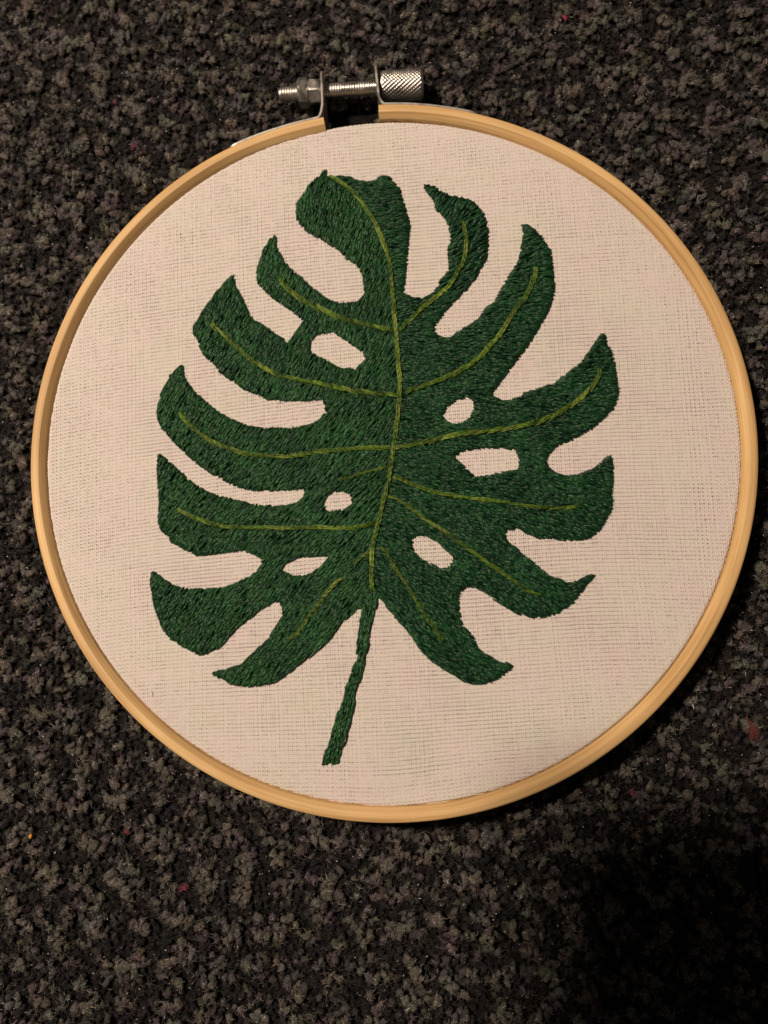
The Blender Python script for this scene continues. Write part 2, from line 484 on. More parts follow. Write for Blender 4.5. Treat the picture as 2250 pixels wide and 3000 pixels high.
# tightening screw
AX0 = np.array([-27.0, 89.55, 4.75]); AX1 = np.array([8.8, 91.05, 4.75])
AXD = (AX1 - AX0) / np.linalg.norm(AX1 - AX0); AXN = np.array([-AXD[1], AXD[0], 0]); AXL = np.linalg.norm(AX1 - AX0)
def lathe(name, s, rfun, nseg, parent, mat, smooth=True, sharp=None):
    """surface of revolution about the screw axis; s = stations along the axis, rfun(s, theta)"""
    th = np.linspace(0, 2 * math.pi, nseg, endpoint=False)
    S, TH = np.meshgrid(s, th, indexing='ij')
    Rr = rfun(S, TH)
    V = AX0 + AXD * S[..., None] + AXN * (Rr * np.cos(TH))[..., None] + np.array([0, 0, 1.0]) * (Rr * np.sin(TH))[..., None]
    n = len(s); idx = np.arange(n * nseg).reshape(n, nseg); j1 = np.roll(np.arange(nseg), -1)
    q = np.stack([idx[:-1], idx[:-1][:, j1], idx[1:][:, j1], idx[1:]], -1).reshape(-1, 4)
    V = V.reshape(-1, 3)
    c0 = len(V); V = np.concatenate([V, [AX0 + AXD * s[0], AX0 + AXD * s[-1]]])
    tr = np.concatenate([np.stack([np.full(nseg, c0), idx[0][j1], idx[0]], 1), np.stack([np.full(nseg, c0 + 1), idx[-1], idx[-1][j1]], 1)])
    me = mesh_np(name, V, q, tr, smooth=smooth)
    if sharp: me.set_sharp_from_angle(angle=math.radians(sharp))
    return put(name, me, mat, parent)
tri = lambda x: 2 * np.abs((x % 1) - .5)
KN0 = 25.35
def r_screw(s, th):
    r = 1.50 + .30 * tri(s / .62 - th / 6.2832)
    return np.where(s < .5, r * (.75 + .5 * s), r)
screw = lathe('screw', np.arange(0, KN0 + .6, .15), r_screw, 26, hoop, NICKEL)
def r_knob(s, th):
    u = s - KN0; L = AXL - KN0
    k1 = tri(u / 1.25 + th * 24 / 6.2832); k2 = tri(u / .85 - th * 24 / 6.2832)
    r = 3.28 + .26 * k1 * (.5 + .5 * k2) + .08 * k2
    e = np.minimum(u, L - u)
    r = np.where(e < .55, 3.22 + .12 * np.clip(e / .55, 0, 1), r)
    return np.where(e < .12, 3.0 + 2.0 * e, r)
ks = np.unique(np.concatenate([[KN0, KN0 + .06, KN0 + .13], np.arange(KN0 + .3, AXL - .3, .125), [AXL - .13, AXL - .06, AXL]]))
lathe('knurled_knob', ks, r_knob, 144, screw, NICKEL)
def r_nut(s, th):
    u = s - 4.75
    hexr = 2.95 / np.cos((th + .35) % (math.pi / 3) - math.pi / 6)
    cap = np.where(u < .7, 2.55 + .95 * np.sqrt(np.clip(u / .7, 0, 1)), np.where(u > 2.35, 3.5 - .8 * (u - 2.35) / .4, 9))
    return np.minimum(hexr, cap)
nut = lathe('hex_nut', np.array([4.75, 4.85, 5.0, 5.2, 5.45, 5.9, 6.5, 7.1, 7.3, 7.5]), r_nut, 72, hoop, STEEL, sharp=35)
def r_col(s, th):
    e = np.minimum(s - 7.5, 10.35 - s)
    hexr = 2.62 / np.cos((th + .1) % (math.pi / 3) - math.pi / 6)
    return np.minimum(hexr, 2.6 + 1.2 * e)
lathe('nut_collar', np.array([7.5, 7.6, 7.8, 8.5, 9.5, 10.1, 10.25, 10.35]), r_col, 72, nut, NICKEL, sharp=35)

# ------------------------------------------------------------------ stitched cloth
D = json.loads('''{"LEAF":[[-14.68,67.39],[-14.17,67.04],[-14.23,65.73],[-13.65,65.45],[-11.31,65.72],[-8.33,65.04],[-6.11,64.27],[-4.75,63.97],[-3.03,64.18],[-1.93,65.11],[-0.58,64.99],[1.01,65.1],[1.75,63.96],[2.74,62.9],[3.6,61.58],[3.97,59.63],[4.59,57.56],[5.21,55.49],[5.7,53.68],[5.9,51.76],[5.59,49.35],[5.43,47.07],[5.2,44.79],[5.02,42.52],[4.79,40.01],[4.51,37.51],[4.37,36.39],[4.4,36.23],[5.41,35.69],[6.75,34.97],[8.76,34.83],[10.77,35.94],[12.11,37.66],[12.61,39.05],[13.95,40.43],[14.62,41.82],[14.63,43.93],[14.4,46.41],[14.98,48.52],[15.15,50.29],[14.65,52.08],[13.98,54.24],[12.97,55.16],[11.61,56.63],[11.44,58.07],[10.26,59.9],[9.57,61.11],[8.79,62.1],[8.65,63.19],[9.91,63.05],[11.45,62.39],[13.31,61.0],[15.18,60.23],[16.87,59.72],[18.89,59.3],[20.57,58.36],[22.08,56.71],[23.24,55.07],[23.73,53.28],[24.15,51.14],[24.26,49.01],[24.11,46.89],[23.83,44.79],[23.14,42.87],[21.96,40.97],[20.79,38.89],[19.11,37.0],[17.61,35.46],[15.94,33.58],[14.43,31.87],[13.1,29.99],[12.1,28.62],[11.6,27.59],[11.77,26.55],[12.6,25.68],[13.92,25.21],[15.41,25.47],[16.41,26.48],[17.74,27.32],[20.39,28.83],[22.05,30.19],[23.06,32.24],[24.72,33.08],[26.06,35.31],[26.91,37.03],[28.43,39.78],[29.77,41.5],[30.79,43.58],[31.31,45.32],[31.68,47.78],[32.04,49.88],[31.9,51.65],[31.57,52.55],[32.9,52.34],[34.22,51.6],[35.53,50.33],[36.67,49.07],[37.31,47.64],[38.43,45.86],[38.73,43.76],[39.02,41.66],[39.24,39.22],[39.31,36.44],[38.88,34.03],[38.19,32.32],[37.17,29.93],[35.83,27.9],[34.81,25.86],[33.48,23.83],[32.14,21.81],[30.48,19.79],[29.16,18.11],[27.83,16.1],[26.51,14.42],[25.19,12.41],[24.7,11.86],[25.54,10.7],[26.84,10.31],[28.7,10.4],[30.56,11.23],[32.43,12.36],[34.66,12.91],[36.89,13.85],[38.75,14.21],[39.88,15.35],[41.37,16.49],[42.87,17.63],[44.75,19.15],[46.28,21.25],[47.42,22.97],[48.57,24.7],[49.53,25.85],[50.43,25.26],[50.93,23.31],[51.8,21.37],[52.29,19.05],[52.59,16.74],[52.89,14.44],[53.09,12.15],[52.78,10.25],[51.8,7.98],[50.31,6.48],[48.44,4.8],[46.58,3.3],[44.37,1.99],[42.15,0.88],[39.94,-0.05],[38.47,-0.98],[37.35,-2.11],[36.66,-3.6],[36.86,-4.73],[37.65,-5.67],[39.09,-6.61],[40.9,-7.06],[43.08,-6.81],[44.91,-6.25],[46.74,-5.33],[48.4,-4.21],[49.7,-2.91],[50.62,-2.1],[51.15,-2.55],[51.19,-4.04],[51.42,-5.9],[51.37,-7.76],[51.14,-9.61],[50.91,-11.46],[51.15,-13.3],[50.81,-15.14],[49.89,-16.24],[49.5,-17.34],[48.38,-18.99],[47.09,-20.27],[45.64,-21.18],[43.48,-21.66],[41.32,-21.74],[39.16,-21.56],[37.01,-21.2],[34.84,-21.39],[33.05,-20.48],[31.25,-19.75],[29.44,-19.2],[28.53,-19.13],[27.61,-19.75],[27.29,-20.09],[28.0,-21.56],[29.62,-23.21],[31.4,-24.85],[33.19,-26.3],[34.96,-27.92],[36.73,-29.37],[38.51,-30.08],[40.29,-30.61],[42.08,-30.53],[43.52,-30.05],[44.96,-29.32],[46.04,-28.96],[46.67,-29.31],[46.18,-30.22],[45.28,-30.94],[44.54,-32.21],[43.07,-33.83],[41.97,-35.45],[40.17,-36.72],[38.36,-37.81],[36.21,-38.54],[33.71,-38.74],[31.93,-38.58],[29.79,-37.88],[28.0,-37.0],[26.22,-35.93],[24.43,-34.68],[22.64,-33.25],[20.83,-32.35],[19.39,-32.0],[18.11,-32.37],[17.38,-33.28],[16.91,-34.74],[17.01,-36.9],[17.36,-39.06],[17.71,-40.5],[19.33,-42.09],[20.58,-43.69],[21.46,-45.82],[23.24,-47.04],[25.02,-47.73],[26.09,-48.42],[27.52,-48.23],[28.58,-48.75],[28.39,-49.81],[27.13,-50.88],[26.05,-51.6],[24.27,-52.51],[23.19,-53.05],[19.98,-53.2],[17.83,-52.95],[16.41,-51.73],[14.26,-50.52],[12.46,-49.48],[10.66,-48.08],[8.85,-46.67],[7.39,-44.54],[5.93,-42.4],[4.47,-40.62],[3.37,-39.55],[2.45,-38.83],[1.16,-37.03],[0.05,-35.77],[-0.69,-34.68],[-2.09,-33.96],[-3.55,-35.25],[-4.82,-36.89],[-5.74,-37.08],[-7.2,-38.55],[-8.66,-39.65],[-10.1,-41.48],[-11.54,-43.66],[-12.99,-45.12],[-15.17,-46.95],[-16.98,-48.41],[-19.17,-49.87],[-21.34,-51.7],[-23.88,-53.52],[-26.45,-54.1],[-29.4,-54.5],[-31.63,-54.35],[-33.86,-54.02],[-35.76,-52.79],[-37.65,-52.27],[-38.35,-51.38],[-36.94,-51.0],[-35.09,-50.62],[-33.62,-50.06],[-31.4,-49.49],[-30.32,-48.21],[-28.87,-46.92],[-27.42,-45.46],[-25.61,-43.63],[-24.54,-41.8],[-23.28,-39.78],[-22.58,-37.95],[-22.88,-36.49],[-23.57,-35.57],[-25.05,-36.06],[-26.15,-36.88],[-28.0,-37.63],[-29.46,-39.1],[-31.29,-40.58],[-33.12,-42.06],[-34.38,-43.53],[-35.64,-45.0],[-37.09,-46.47],[-38.2,-47.03],[-39.31,-47.41],[-41.18,-47.68],[-42.71,-46.9],[-44.61,-46.19],[-46.55,-44.94],[-48.1,-44.04],[-49.69,-42.22],[-50.73,-40.02],[-51.57,-38.19],[-52.22,-36.34],[-52.7,-34.12],[-53.16,-32.26],[-53.17,-30.39],[-52.73,-29.08],[-52.36,-28.89],[-50.98,-29.82],[-49.4,-30.93],[-47.84,-31.85],[-45.91,-32.4],[-43.62,-32.76],[-40.97,-32.63],[-38.32,-32.54],[-36.06,-32.34],[-34.19,-31.77],[-31.96,-30.65],[-30.1,-29.71],[-28.44,-28.59],[-27.72,-27.29],[-27.64,-26.17],[-28.71,-25.36],[-30.24,-24.69],[-31.77,-24.32],[-33.66,-24.4],[-35.55,-24.71],[-37.82,-24.9],[-40.09,-25.17],[-42.37,-25.48],[-43.92,-24.74],[-45.47,-24.07],[-47.44,-22.87],[-48.8,-22.31],[-49.43,-20.99],[-51.02,-19.85],[-51.84,-18.53],[-52.02,-16.18],[-51.87,-13.51],[-52.18,-10.83],[-52.49,-8.14],[-52.72,-5.44],[-52.82,-3.12],[-52.57,-1.57],[-51.58,-1.96],[-50.17,-3.13],[-48.56,-4.49],[-46.96,-5.84],[-45.35,-7.39],[-43.76,-8.54],[-41.79,-9.7],[-40.22,-10.66],[-38.28,-11.23],[-36.34,-11.8],[-34.42,-12.19],[-32.49,-12.76],[-30.19,-13.33],[-28.27,-13.71],[-26.0,-13.52],[-24.47,-13.9],[-21.83,-13.53],[-19.56,-13.15],[-18.45,-12.02],[-18.03,-10.69],[-18.87,-10.12],[-21.14,-10.31],[-23.79,-10.42],[-26.45,-10.56],[-28.74,-10.56],[-31.03,-10.29],[-33.34,-9.71],[-35.67,-8.75],[-37.63,-7.6],[-39.98,-6.44],[-41.96,-5.09],[-43.95,-3.54],[-45.94,-1.99],[-47.56,-0.43],[-49.18,1.14],[-50.4,2.51],[-52.04,4.28],[-52.89,5.85],[-53.37,7.82],[-53.08,10.18],[-52.59,12.54],[-51.51,14.91],[-50.42,17.08],[-48.9,18.65],[-47.57,19.83],[-47.2,18.43],[-47.05,16.64],[-45.81,14.84],[-44.57,13.25],[-42.96,11.85],[-41.34,10.46],[-39.74,9.07],[-37.75,7.69],[-35.78,6.69],[-33.42,5.7],[-31.08,4.91],[-29.15,4.5],[-26.83,4.29],[-24.53,4.47],[-22.22,4.14],[-19.93,4.52],[-17.65,5.0],[-15.75,5.57],[-14.43,6.72],[-13.69,7.88],[-13.9,9.04],[-14.31,10.8],[-16.99,10.55],[-19.67,10.46],[-22.36,10.48],[-25.06,10.62],[-27.39,10.92],[-29.35,11.92],[-30.91,12.52],[-33.27,13.53],[-34.87,14.92],[-36.85,16.13],[-38.85,17.54],[-39.69,19.13],[-41.71,20.75],[-42.94,22.16],[-43.56,23.17],[-43.87,24.11],[-44.27,25.51],[-45.36,26.94],[-45.61,29.05],[-44.62,30.45],[-43.49,32.55],[-42.16,34.3],[-41.02,36.41],[-39.35,38.16],[-37.68,40.27],[-36.17,41.74],[-35.96,40.59],[-35.56,38.8],[-34.46,37.0],[-33.55,35.21],[-32.64,33.43],[-31.9,31.65],[-30.83,30.22],[-29.44,29.5],[-28.05,28.77],[-26.65,27.53],[-25.09,26.46],[-24.05,25.92],[-22.83,24.51],[-21.51,26.23],[-20.19,28.13],[-19.37,29.86],[-20.59,30.93],[-21.98,32.18],[-23.71,33.27],[-25.45,34.53],[-27.2,35.8],[-28.26,36.88],[-29.32,37.97],[-30.21,39.05],[-30.71,40.84],[-30.49,42.98],[-29.85,45.11],[-29.21,46.89],[-28.73,48.32],[-27.56,50.27],[-26.48,51.4],[-25.83,50.05],[-25.6,47.89],[-24.88,46.43],[-23.8,44.62],[-22.91,43.17],[-21.16,41.71],[-19.41,40.26],[-17.67,38.45],[-15.93,37.0],[-14.2,35.56],[-12.49,34.65],[-10.79,34.09],[-8.75,34.23],[-6.39,34.37],[-5.05,35.75],[-5.24,38.21],[-5.44,40.68],[-6.48,42.47],[-7.51,43.56],[-9.23,44.48],[-10.28,46.11],[-11.66,47.39],[-13.04,47.96],[-14.78,49.43],[-16.86,50.37],[-18.6,51.5],[-19.84,52.79],[-21.25,54.62],[-21.4,55.91],[-21.79,56.96],[-21.21,58.76],[-20.62,60.3],[-19.41,61.83],[-18.7,63.38],[-17.48,64.65],[-16.26,65.66],[-15.29,66.94]],"HOLES":[[[-17.24,25.12],[-16.08,26.32],[-14.05,26.46],[-12.37,26.96],[-10.67,25.89],[-8.63,24.47],[-6.59,23.06],[-4.9,21.49],[-4.72,20.11],[-5.88,19.09],[-6.53,17.9],[-8.21,18.43],[-9.89,18.28],[-11.91,19.17],[-13.28,20.22],[-15.32,21.28],[-17.19,22.17],[-17.39,23.73]],[[-11.87,-10.7],[-9.81,-10.59],[-7.92,-11.09],[-7.34,-12.41],[-7.51,-13.72],[-9.0,-14.66],[-10.87,-14.85],[-12.75,-14.96],[-13.71,-13.53],[-13.17,-12.02]],[[-22.81,-28.01],[-21.53,-26.89],[-18.93,-25.58],[-15.94,-25.46],[-13.7,-25.38],[-12.39,-25.56],[-13.3,-26.86],[-14.77,-28.16],[-16.24,-29.09],[-18.1,-29.65],[-20.34,-29.66],[-22.04,-28.93]],[[19.02,11.15],[20.14,10.37],[20.5,9.02],[19.75,7.11],[18.62,5.59],[16.76,5.03],[14.89,5.43],[13.77,6.01],[13.59,7.16],[14.53,8.69],[16.4,10.21]],[[16.17,-2.57],[18.22,-1.44],[20.44,-1.08],[22.66,-0.82],[24.88,-0.72],[27.46,-1.11],[29.3,-1.12],[30.2,-2.45],[30.43,-4.33],[30.16,-5.64],[27.77,-6.01],[25.56,-6.38],[23.35,-6.93],[20.77,-7.22],[19.3,-6.17],[17.83,-4.28],[16.35,-3.33]],[[6.6,-21.43],[8.44,-20.57],[10.28,-21.05],[12.12,-22.34],[13.58,-23.81],[15.05,-24.9],[15.48,-26.37],[14.67,-27.47],[12.85,-28.03],[11.38,-27.12],[9.92,-26.57],[8.08,-25.48],[6.97,-24.01]]],"STEM":[[-2.09,-33.96],[-0.8,-34.5],[-1.34,-35.96],[-2.06,-37.42],[-2.58,-41.04],[-3.1,-44.3],[-3.79,-47.54],[-4.13,-50.4],[-5.01,-53.26],[-5.88,-56.12],[-6.39,-58.95],[-6.91,-61.43],[-7.78,-64.25],[-8.64,-67.07],[-9.49,-70.75],[-11.48,-70.79],[-13.46,-71.17],[-12.59,-68.89],[-11.73,-66.43],[-10.87,-63.61],[-10.54,-61.14],[-8.95,-57.93],[-8.26,-55.09],[-7.38,-52.94],[-6.68,-50.43],[-5.8,-47.92],[-5.65,-44.68],[-5.32,-41.79],[-4.99,-38.89],[-4.82,-36.89],[-3.55,-35.25]],"MIDRIB":[[-13.65,65.45],[-12.28,64.76],[-10.78,63.54],[-9.28,62.33],[-7.54,60.98],[-6.3,59.4],[-5.05,57.3],[-3.56,55.2],[-2.32,52.86],[-1.32,50.28],[-0.33,47.96],[0.41,45.66],[1.15,43.11],[1.41,40.58],[1.55,38.07],[1.8,35.56],[2.06,33.06],[2.46,28.35],[2.79,24.79],[3.07,20.85],[3.4,16.94],[3.6,13.82],[3.43,10.72],[3.26,7.63],[2.82,4.56],[2.46,1.5],[1.99,-1.55],[1.64,-4.59],[1.28,-6.86],[0.74,-9.88],[0.01,-12.89],[-0.71,-15.51],[-1.24,-18.5],[-1.77,-20.14],[-2.2,-22.74],[-2.54,-25.7],[-2.7,-28.28],[-2.49,-30.85],[-2.29,-33.05]],"VEINS":[[[18.19,53.42],[18.51,50.92],[19.01,48.78],[18.89,45.95],[18.14,43.15],[16.79,40.37],[15.12,37.6],[12.77,35.38],[10.44,33.51],[7.77,31.29],[5.44,29.07],[3.44,26.86]],[[35.06,41.74],[34.53,39.31],[33.33,36.21],[31.98,33.81],[29.98,31.43],[27.96,28.02],[25.63,24.63],[22.98,21.59],[20.33,18.9],[17.36,17.24],[13.41,15.24],[9.46,13.93],[6.16,12.78],[4.84,12.01]],[[48.94,17.36],[47.95,14.5],[46.06,12.22],[43.81,9.96],[40.84,8.08],[37.86,6.2],[34.9,5.09],[31.58,4.16],[27.88,3.62],[24.17,3.07],[20.46,2.72],[16.75,2.36],[13.02,1.62],[9.29,0.5],[5.55,-0.24],[2.48,-0.64]],[[2.03,-7.17],[4.83,-8.38],[8.18,-9.71],[11.89,-11.03],[15.95,-11.78],[20.0,-12.35],[24.03,-12.72],[27.69,-13.28],[31.33,-13.84],[34.95,-14.4],[38.58,-14.58],[41.48,-14.22],[43.1,-14.22]],[[0.94,-11.61],[3.36,-12.52],[5.97,-14.2],[8.94,-16.63],[11.89,-18.48],[14.46,-20.33],[17.02,-22.17],[19.57,-24.0],[21.74,-25.64],[24.63,-27.64],[27.51,-29.6],[29.52,-31.03],[30.94,-32.29],[32.72,-33.18],[34.86,-33.89]],[[-1.34,-22.82],[0.7,-24.22],[2.2,-26.79],[3.68,-29.35],[5.53,-31.9],[7.0,-34.44],[8.47,-36.97],[9.93,-39.13],[11.74,-41.63],[13.37,-44.12]],[[-25.06,39.84],[-23.47,37.86],[-21.38,36.05],[-19.3,34.6],[-16.88,33.15],[-14.49,32.06],[-12.09,30.97],[-9.71,29.88],[-7.0,29.14],[-4.3,28.4],[-1.6,27.66],[2.09,26.98]],[[-40.95,29.26],[-38.99,27.54],[-36.86,25.41],[-34.75,23.63],[-32.63,21.51],[-29.85,19.39],[-27.43,17.98],[-24.68,16.57],[-21.28,15.67],[-17.9,15.11],[-14.52,14.39],[-11.16,13.5],[-6.8,12.6],[-2.8,12.05],[3.0,11.62]],[[-47.8,7.77],[-45.85,5.8],[-43.43,3.44],[-40.64,1.47],[-37.49,-0.09],[-34.37,-1.27],[-30.5,-2.06],[-26.66,-2.46],[-22.83,-2.67],[-19.03,-2.11],[-15.24,-1.56],[-11.45,-1.19],[-6.92,-0.83],[-2.4,-0.67],[2.19,-0.5]],[[-10.41,-8.06],[-7.59,-7.49],[-4.59,-6.56],[-1.97,-5.81],[0.83,-4.98]],[[-47.46,-14.65],[-45.03,-15.79],[-42.3,-16.93],[-39.58,-17.88],[-36.5,-18.82],[-33.07,-18.81],[-30.03,-19.0],[-26.24,-18.8],[-22.46,-18.99],[-18.69,-18.98],[-14.93,-18.79],[-11.18,-19.08],[-7.45,-18.97],[-4.47,-18.59],[-1.5,-17.65]],[[-21.14,-43.94],[-19.31,-43.02],[-17.87,-40.82],[-16.07,-38.26],[-14.26,-36.05],[-12.45,-33.48],[-10.63,-31.27],[-8.97,-29.97]],[[-6.67,-27.49],[-5.68,-26.27],[-4.4,-25.16],[-2.48,-24.15]]]}''')
ZF = 8.0                        # level of the stretched cloth
cloth = thing('embroidered_cloth', (0, 0, ZF), 'white cotton cloth stretched in the hoop, embroidered with a green split leaf', 'cloth')
OFF = np.array([0, 0, -ZF])

def weave():
    p, w = .472, .432
    R = 79.42
    nx, ny = int(2 * 84 / p), int(2 * 84 / w)
    i = np.arange(nx); k = np.arange(ny)
    X0 = (i - nx / 2) * p + .020 * (-1.0) ** i + rng.normal(0, .016, nx)
    Y0 = (k - ny / 2) * w + .064 * (-1.0) ** k + rng.normal(0, .020, ny)
    X, Y = np.meshgrid(X0, Y0, indexing='ij')
    dx = -.055 * Y + .25 * lownoise(X, Y, 70, 31) + .02 * lownoise(X, Y, 3.0, 32)
    low = 1 / (1 + np.exp((Y + 35) / 12)) * 1 / (1 + np.exp((X + 5) / 18))
    dy = .085 * X - .00055 * X * X - low * (.07 * (X + 10)) + .35 * lownoise(X, Y, 60, 33) + .03 * lownoise(X, Y, 4.0, 34)
    bot = np.exp(-((X + 2) / 13) ** 2) * np.exp(-((Y + 74) / 9) ** 2)
    dy -= 1.1 * bot
    PX, PY = X + dx, Y + dy
    r = np.hypot(PX, PY)
    ins = r < R
    drop = np.where(r > 78.6, -((r - 78.6) / .8) ** 2 * 1.1, 0.0)
    base = .02 * lownoise(PX, PY, 40, 35) + drop
    par = ((i[:, None] + k[None, :]) % 2) * 2.0 - 1
    A = .085
    openn = lownoise(PX, PY, 26, 36) * .5 + lownoise(PX, PY, 9, 37) * .35
    openn = openn - 1.3 * np.clip((r - 52) / 25, 0, 1.3) - 1.0 * np.exp(-((PX - 35) / 28) ** 2 - ((PY - 62) / 22) ** 2)
    hw_x = p * .5 * np.clip(.735 - .05 * openn + rng.normal(0, .028, nx)[:, None] + rng.normal(0, .12, (nx, ny)) + .03 * lownoise(PX * 6, PY, 5, 41), .5, 1.04)
    hw_y = w * .5 * np.clip(.725 - .05 * openn + rng.normal(0, .032, ny)[None, :] + rng.normal(0, .15, (nx, ny)) + .03 * lownoise(PX, PY * 6, 5, 42), .5, 1.04)
    prof = [(-1, -.25), (0, .22), (1, -.25)]
    out = []
    for mode in (0, 1):
        Z = base + (A * par if mode == 0 else -A * par)
        P = np.stack([PX, PY, Z], -1); h = hw_x if mode == 0 else hw_y; ok = ins
        if mode == 1: P = P.transpose(1, 0, 2); h = h.T; ok = ins.T
        T = np.gradient(P, axis=1); l = np.hypot(T[..., 0], T[..., 1])
        S = np.stack([-T[..., 1] / l, T[..., 0] / l, 0 * l], -1) * h[..., None]
        V, q, W = ribbons(P, S, prof, valid=(ok[:, :-1] & ok[:, 1:]))
        out.append(compact(V, q))
    (V1, q1), (V2, q2) = out
    V = np.concatenate([V1, V2]); q = np.concatenate([q1, q2 + len(V1)])
    o = put('woven_threads', mesh_np('woven_threads', V, q), CLOTH, cloth)
    tag(o, kind='stuff')
    # the cloth turned down between the two rings
    n = 360; th = np.linspace(0, 2 * math.pi, n, endpoint=False)
    pr = [(78.7, -.22), (79.05, -.32), (79.22, -.6), (79.25, -2), (79.25, -7.0)]
    V = np.array([[(a + .05 * math.sin(j * 2.1)) * math.cos(t_), (a + .05 * math.sin(j * 2.1)) * math.sin(t_), b] for j, t_ in enumerate(th) for a, b in pr])
    idx = np.arange(n * 5).reshape(n, 5); nxt = np.roll(idx, -1, 0)
    q = np.stack([idx[:, :-1], idx[:, 1:], nxt[:, 1:], nxt[:, :-1]], -1).reshape(-1, 4)
    put('turned_edge', mesh_np('turned_edge', V, q), CLOTH, cloth)
weave()

# ---- leaf
LEAF = np.array(D['LEAF']); HOLES = [np.array(h) for h in D['HOLES']]; STEM = np.array(D['STEM']); STEM[[0, 1, -1]] += (0.2, 1.2)
GS = .08; G0 = np.array([-60.0, -78.0]); GN = (1650, 1900)
def raster(polys):
    """even-odd scan fill on a GS grid"""
    M = np.zeros(GN, bool)
    ys = G0[1] + (np.arange(GN[1]) + .5) * GS
    for poly in polys:
        a = poly; b = np.roll(poly, -1, 0)
        for j, y in enumerate(ys):
            c = (a[:, 1] > y) != (b[:, 1] > y)
            if not c.any(): continue
            xs = np.sort(a[c, 0] + (y - a[c, 1]) / (b[c, 1] - a[c, 1]) * (b[c, 0] - a[c, 0]))
            for x0, x1 in zip(xs[::2], xs[1::2]):
                i0 = int((x0 - G0[0]) / GS + .5); i1 = int((x1 - G0[0]) / GS + .5)
                M[i0:i1, j] ^= True
    return M
MASK = raster([LEAF] + HOLES); SMASK = raster([STEM])
def look(M, x, y):
    i = np.clip(((x - G0[0]) / GS).astype(int), 0, GN[0] - 1); j = np.clip(((y - G0[1]) / GS).astype(int), 0, GN[1] - 1)
    return M[i, j]
def blur_down(M, step=5):
    """coarse distance-like softness used to pad the middle of the lobes"""
    m = M[:M.shape[0] // step * step, :M.shape[1] // step * step].reshape(M.shape[0] // step, step, M.shape[1] // step, step).mean((1, 3))
    for _ in range(5):
        m = (m + np.roll(m, 1, 0) + np.roll(m, -1, 0) + np.roll(m, 1, 1) + np.roll(m, -1, 1)) / 5
    return m
PAD = blur_down(MASK)
def pad_at(x, y):
    i = np.clip(((x - G0[0]) / GS / 5).astype(int), 0, PAD.shape[0] - 1); j = np.clip(((y - G0[1]) / GS / 5).astype(int), 0, PAD.shape[1] - 1)
    return np.clip((PAD[i, j] - .45) / .5, 0, 1)

MID = np.array(D['MIDRIB'])
def mid_x(y):
    o = np.argsort(MID[:, 1]); return np.interp(y, MID[o, 1], MID[o, 0])
def smooth_line(P, n):
    P = np.asarray(P, float)
    s = np.concatenate([[0], np.cumsum(np.linalg.norm(np.diff(P, axis=0), axis=1))])
    t = np.linspace(0, s[-1], n)
    # light smoothing of a densely resampled polyline
    Q = np.stack([np.interp(t, s, P[:, 0]), np.interp(t, s, P[:, 1])], 1)
    for _ in range(max(1, n // 14)):
        Q[1:-1] = (Q[:-2] + 2 * Q[1:-1] + Q[2:]) / 4
    return Q

def inset(poly, d):
    a = np.roll(poly, 1, 0); b = np.roll(poly, -1, 0); t = b - a; t /= np.linalg.norm(t, axis=1)[:, None] + 1e-9
    area = .5 * (poly[:, 0] * np.roll(poly[:, 1], -1) - poly[:, 1] * np.roll(poly[:, 0], -1)).sum()
    n = np.stack([-t[:, 1], t[:, 0]], 1) * (1 if area > 0 else -1)
    return poly + n * d
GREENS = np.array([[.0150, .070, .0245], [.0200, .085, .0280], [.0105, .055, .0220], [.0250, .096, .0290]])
def backing(name, outer, holes, z, parent):
    loops = [inset(outer, .30)] + [inset(h, -.30) for h in holes]
    flat = np.concatenate(loops)
    tr = tessellate_polygon([[Vector((x, y, 0)) for x, y in l] for l in loops])
    V = np.concatenate([flat, np.full((len(flat), 1), z)], 1)
    me = mesh_np(name, V, tris=np.array(tr), col=np.tile(GREENS[2] * .35, (len(V), 1)), uv=np.zeros((len(V), 3)))  # thread green darkened to paint the shade between stitches
    o = put(name, me, GAP_SHADE, parent)
    return o

# stitch directions (degrees) seen in the photograph, left and right half
A_L = np.array([(-18, 58, 74), (-22, 50, 72), (-12, 44, 66), (-8, 34, 62), (-35, 44, 62), (-30, 34, 60), (-46, 34, 62), (-45, 24, 60), (-30, 20, 58), (-12, 18, 58),
                (-8, 6, 52), (-52, 10, 60), (-40, 2, 52), (-20, 0, 50), (-5, -8, 46), (-53, -5, 60), (-45, -14, 52), (-28, -12, 50), (-12, -18, 46),
                (-50, -32, 58), (-40, -40, 55), (-30, -34, 50), (-20, -40, 52), (-35, -52, 55), (-8, -30, 48)])
A_R = np.array([(-4, 60, -8), (4, 58, -6), (6, 48, -4), (6, 38, -4), (14, 57, 55), (20, 52, 40), (22, 44, 28), (20, 36, 25), (14, 28, -5), (6, 22, -18), (33, 46, 10),
                (36, 38, -8), (33, 28, -12), (26, 20, -14), (12, 12, -15), (24, 6, -14), (47, 26, 8), (48, 14, -6), (40, 8, -14), (28, 2, -18), (8, -4, -22),
                (20, -8, -25), (36, -6, -25), (47, -8, -20), (46, -18, -28), (30, -18, -26), (6, -16, -24), (10, -26, -30), (24, -28, -30), (36, -34, -34), (44, -36, -10),
                (8, -38, -38), (16, -46, -35), (24, -52, -25)])
def ang_field(x, y, side):
    T = A_L if side < 0 else A_R
    d = (x[:, None] - T[None, :, 0]) ** 2 + (y[:, None] - T[None, :, 1]) ** 2
    w = 1 / (d + 6) ** 1.6
    return np.radians((w * T[None, :, 2]).sum(1) / w.sum(1))

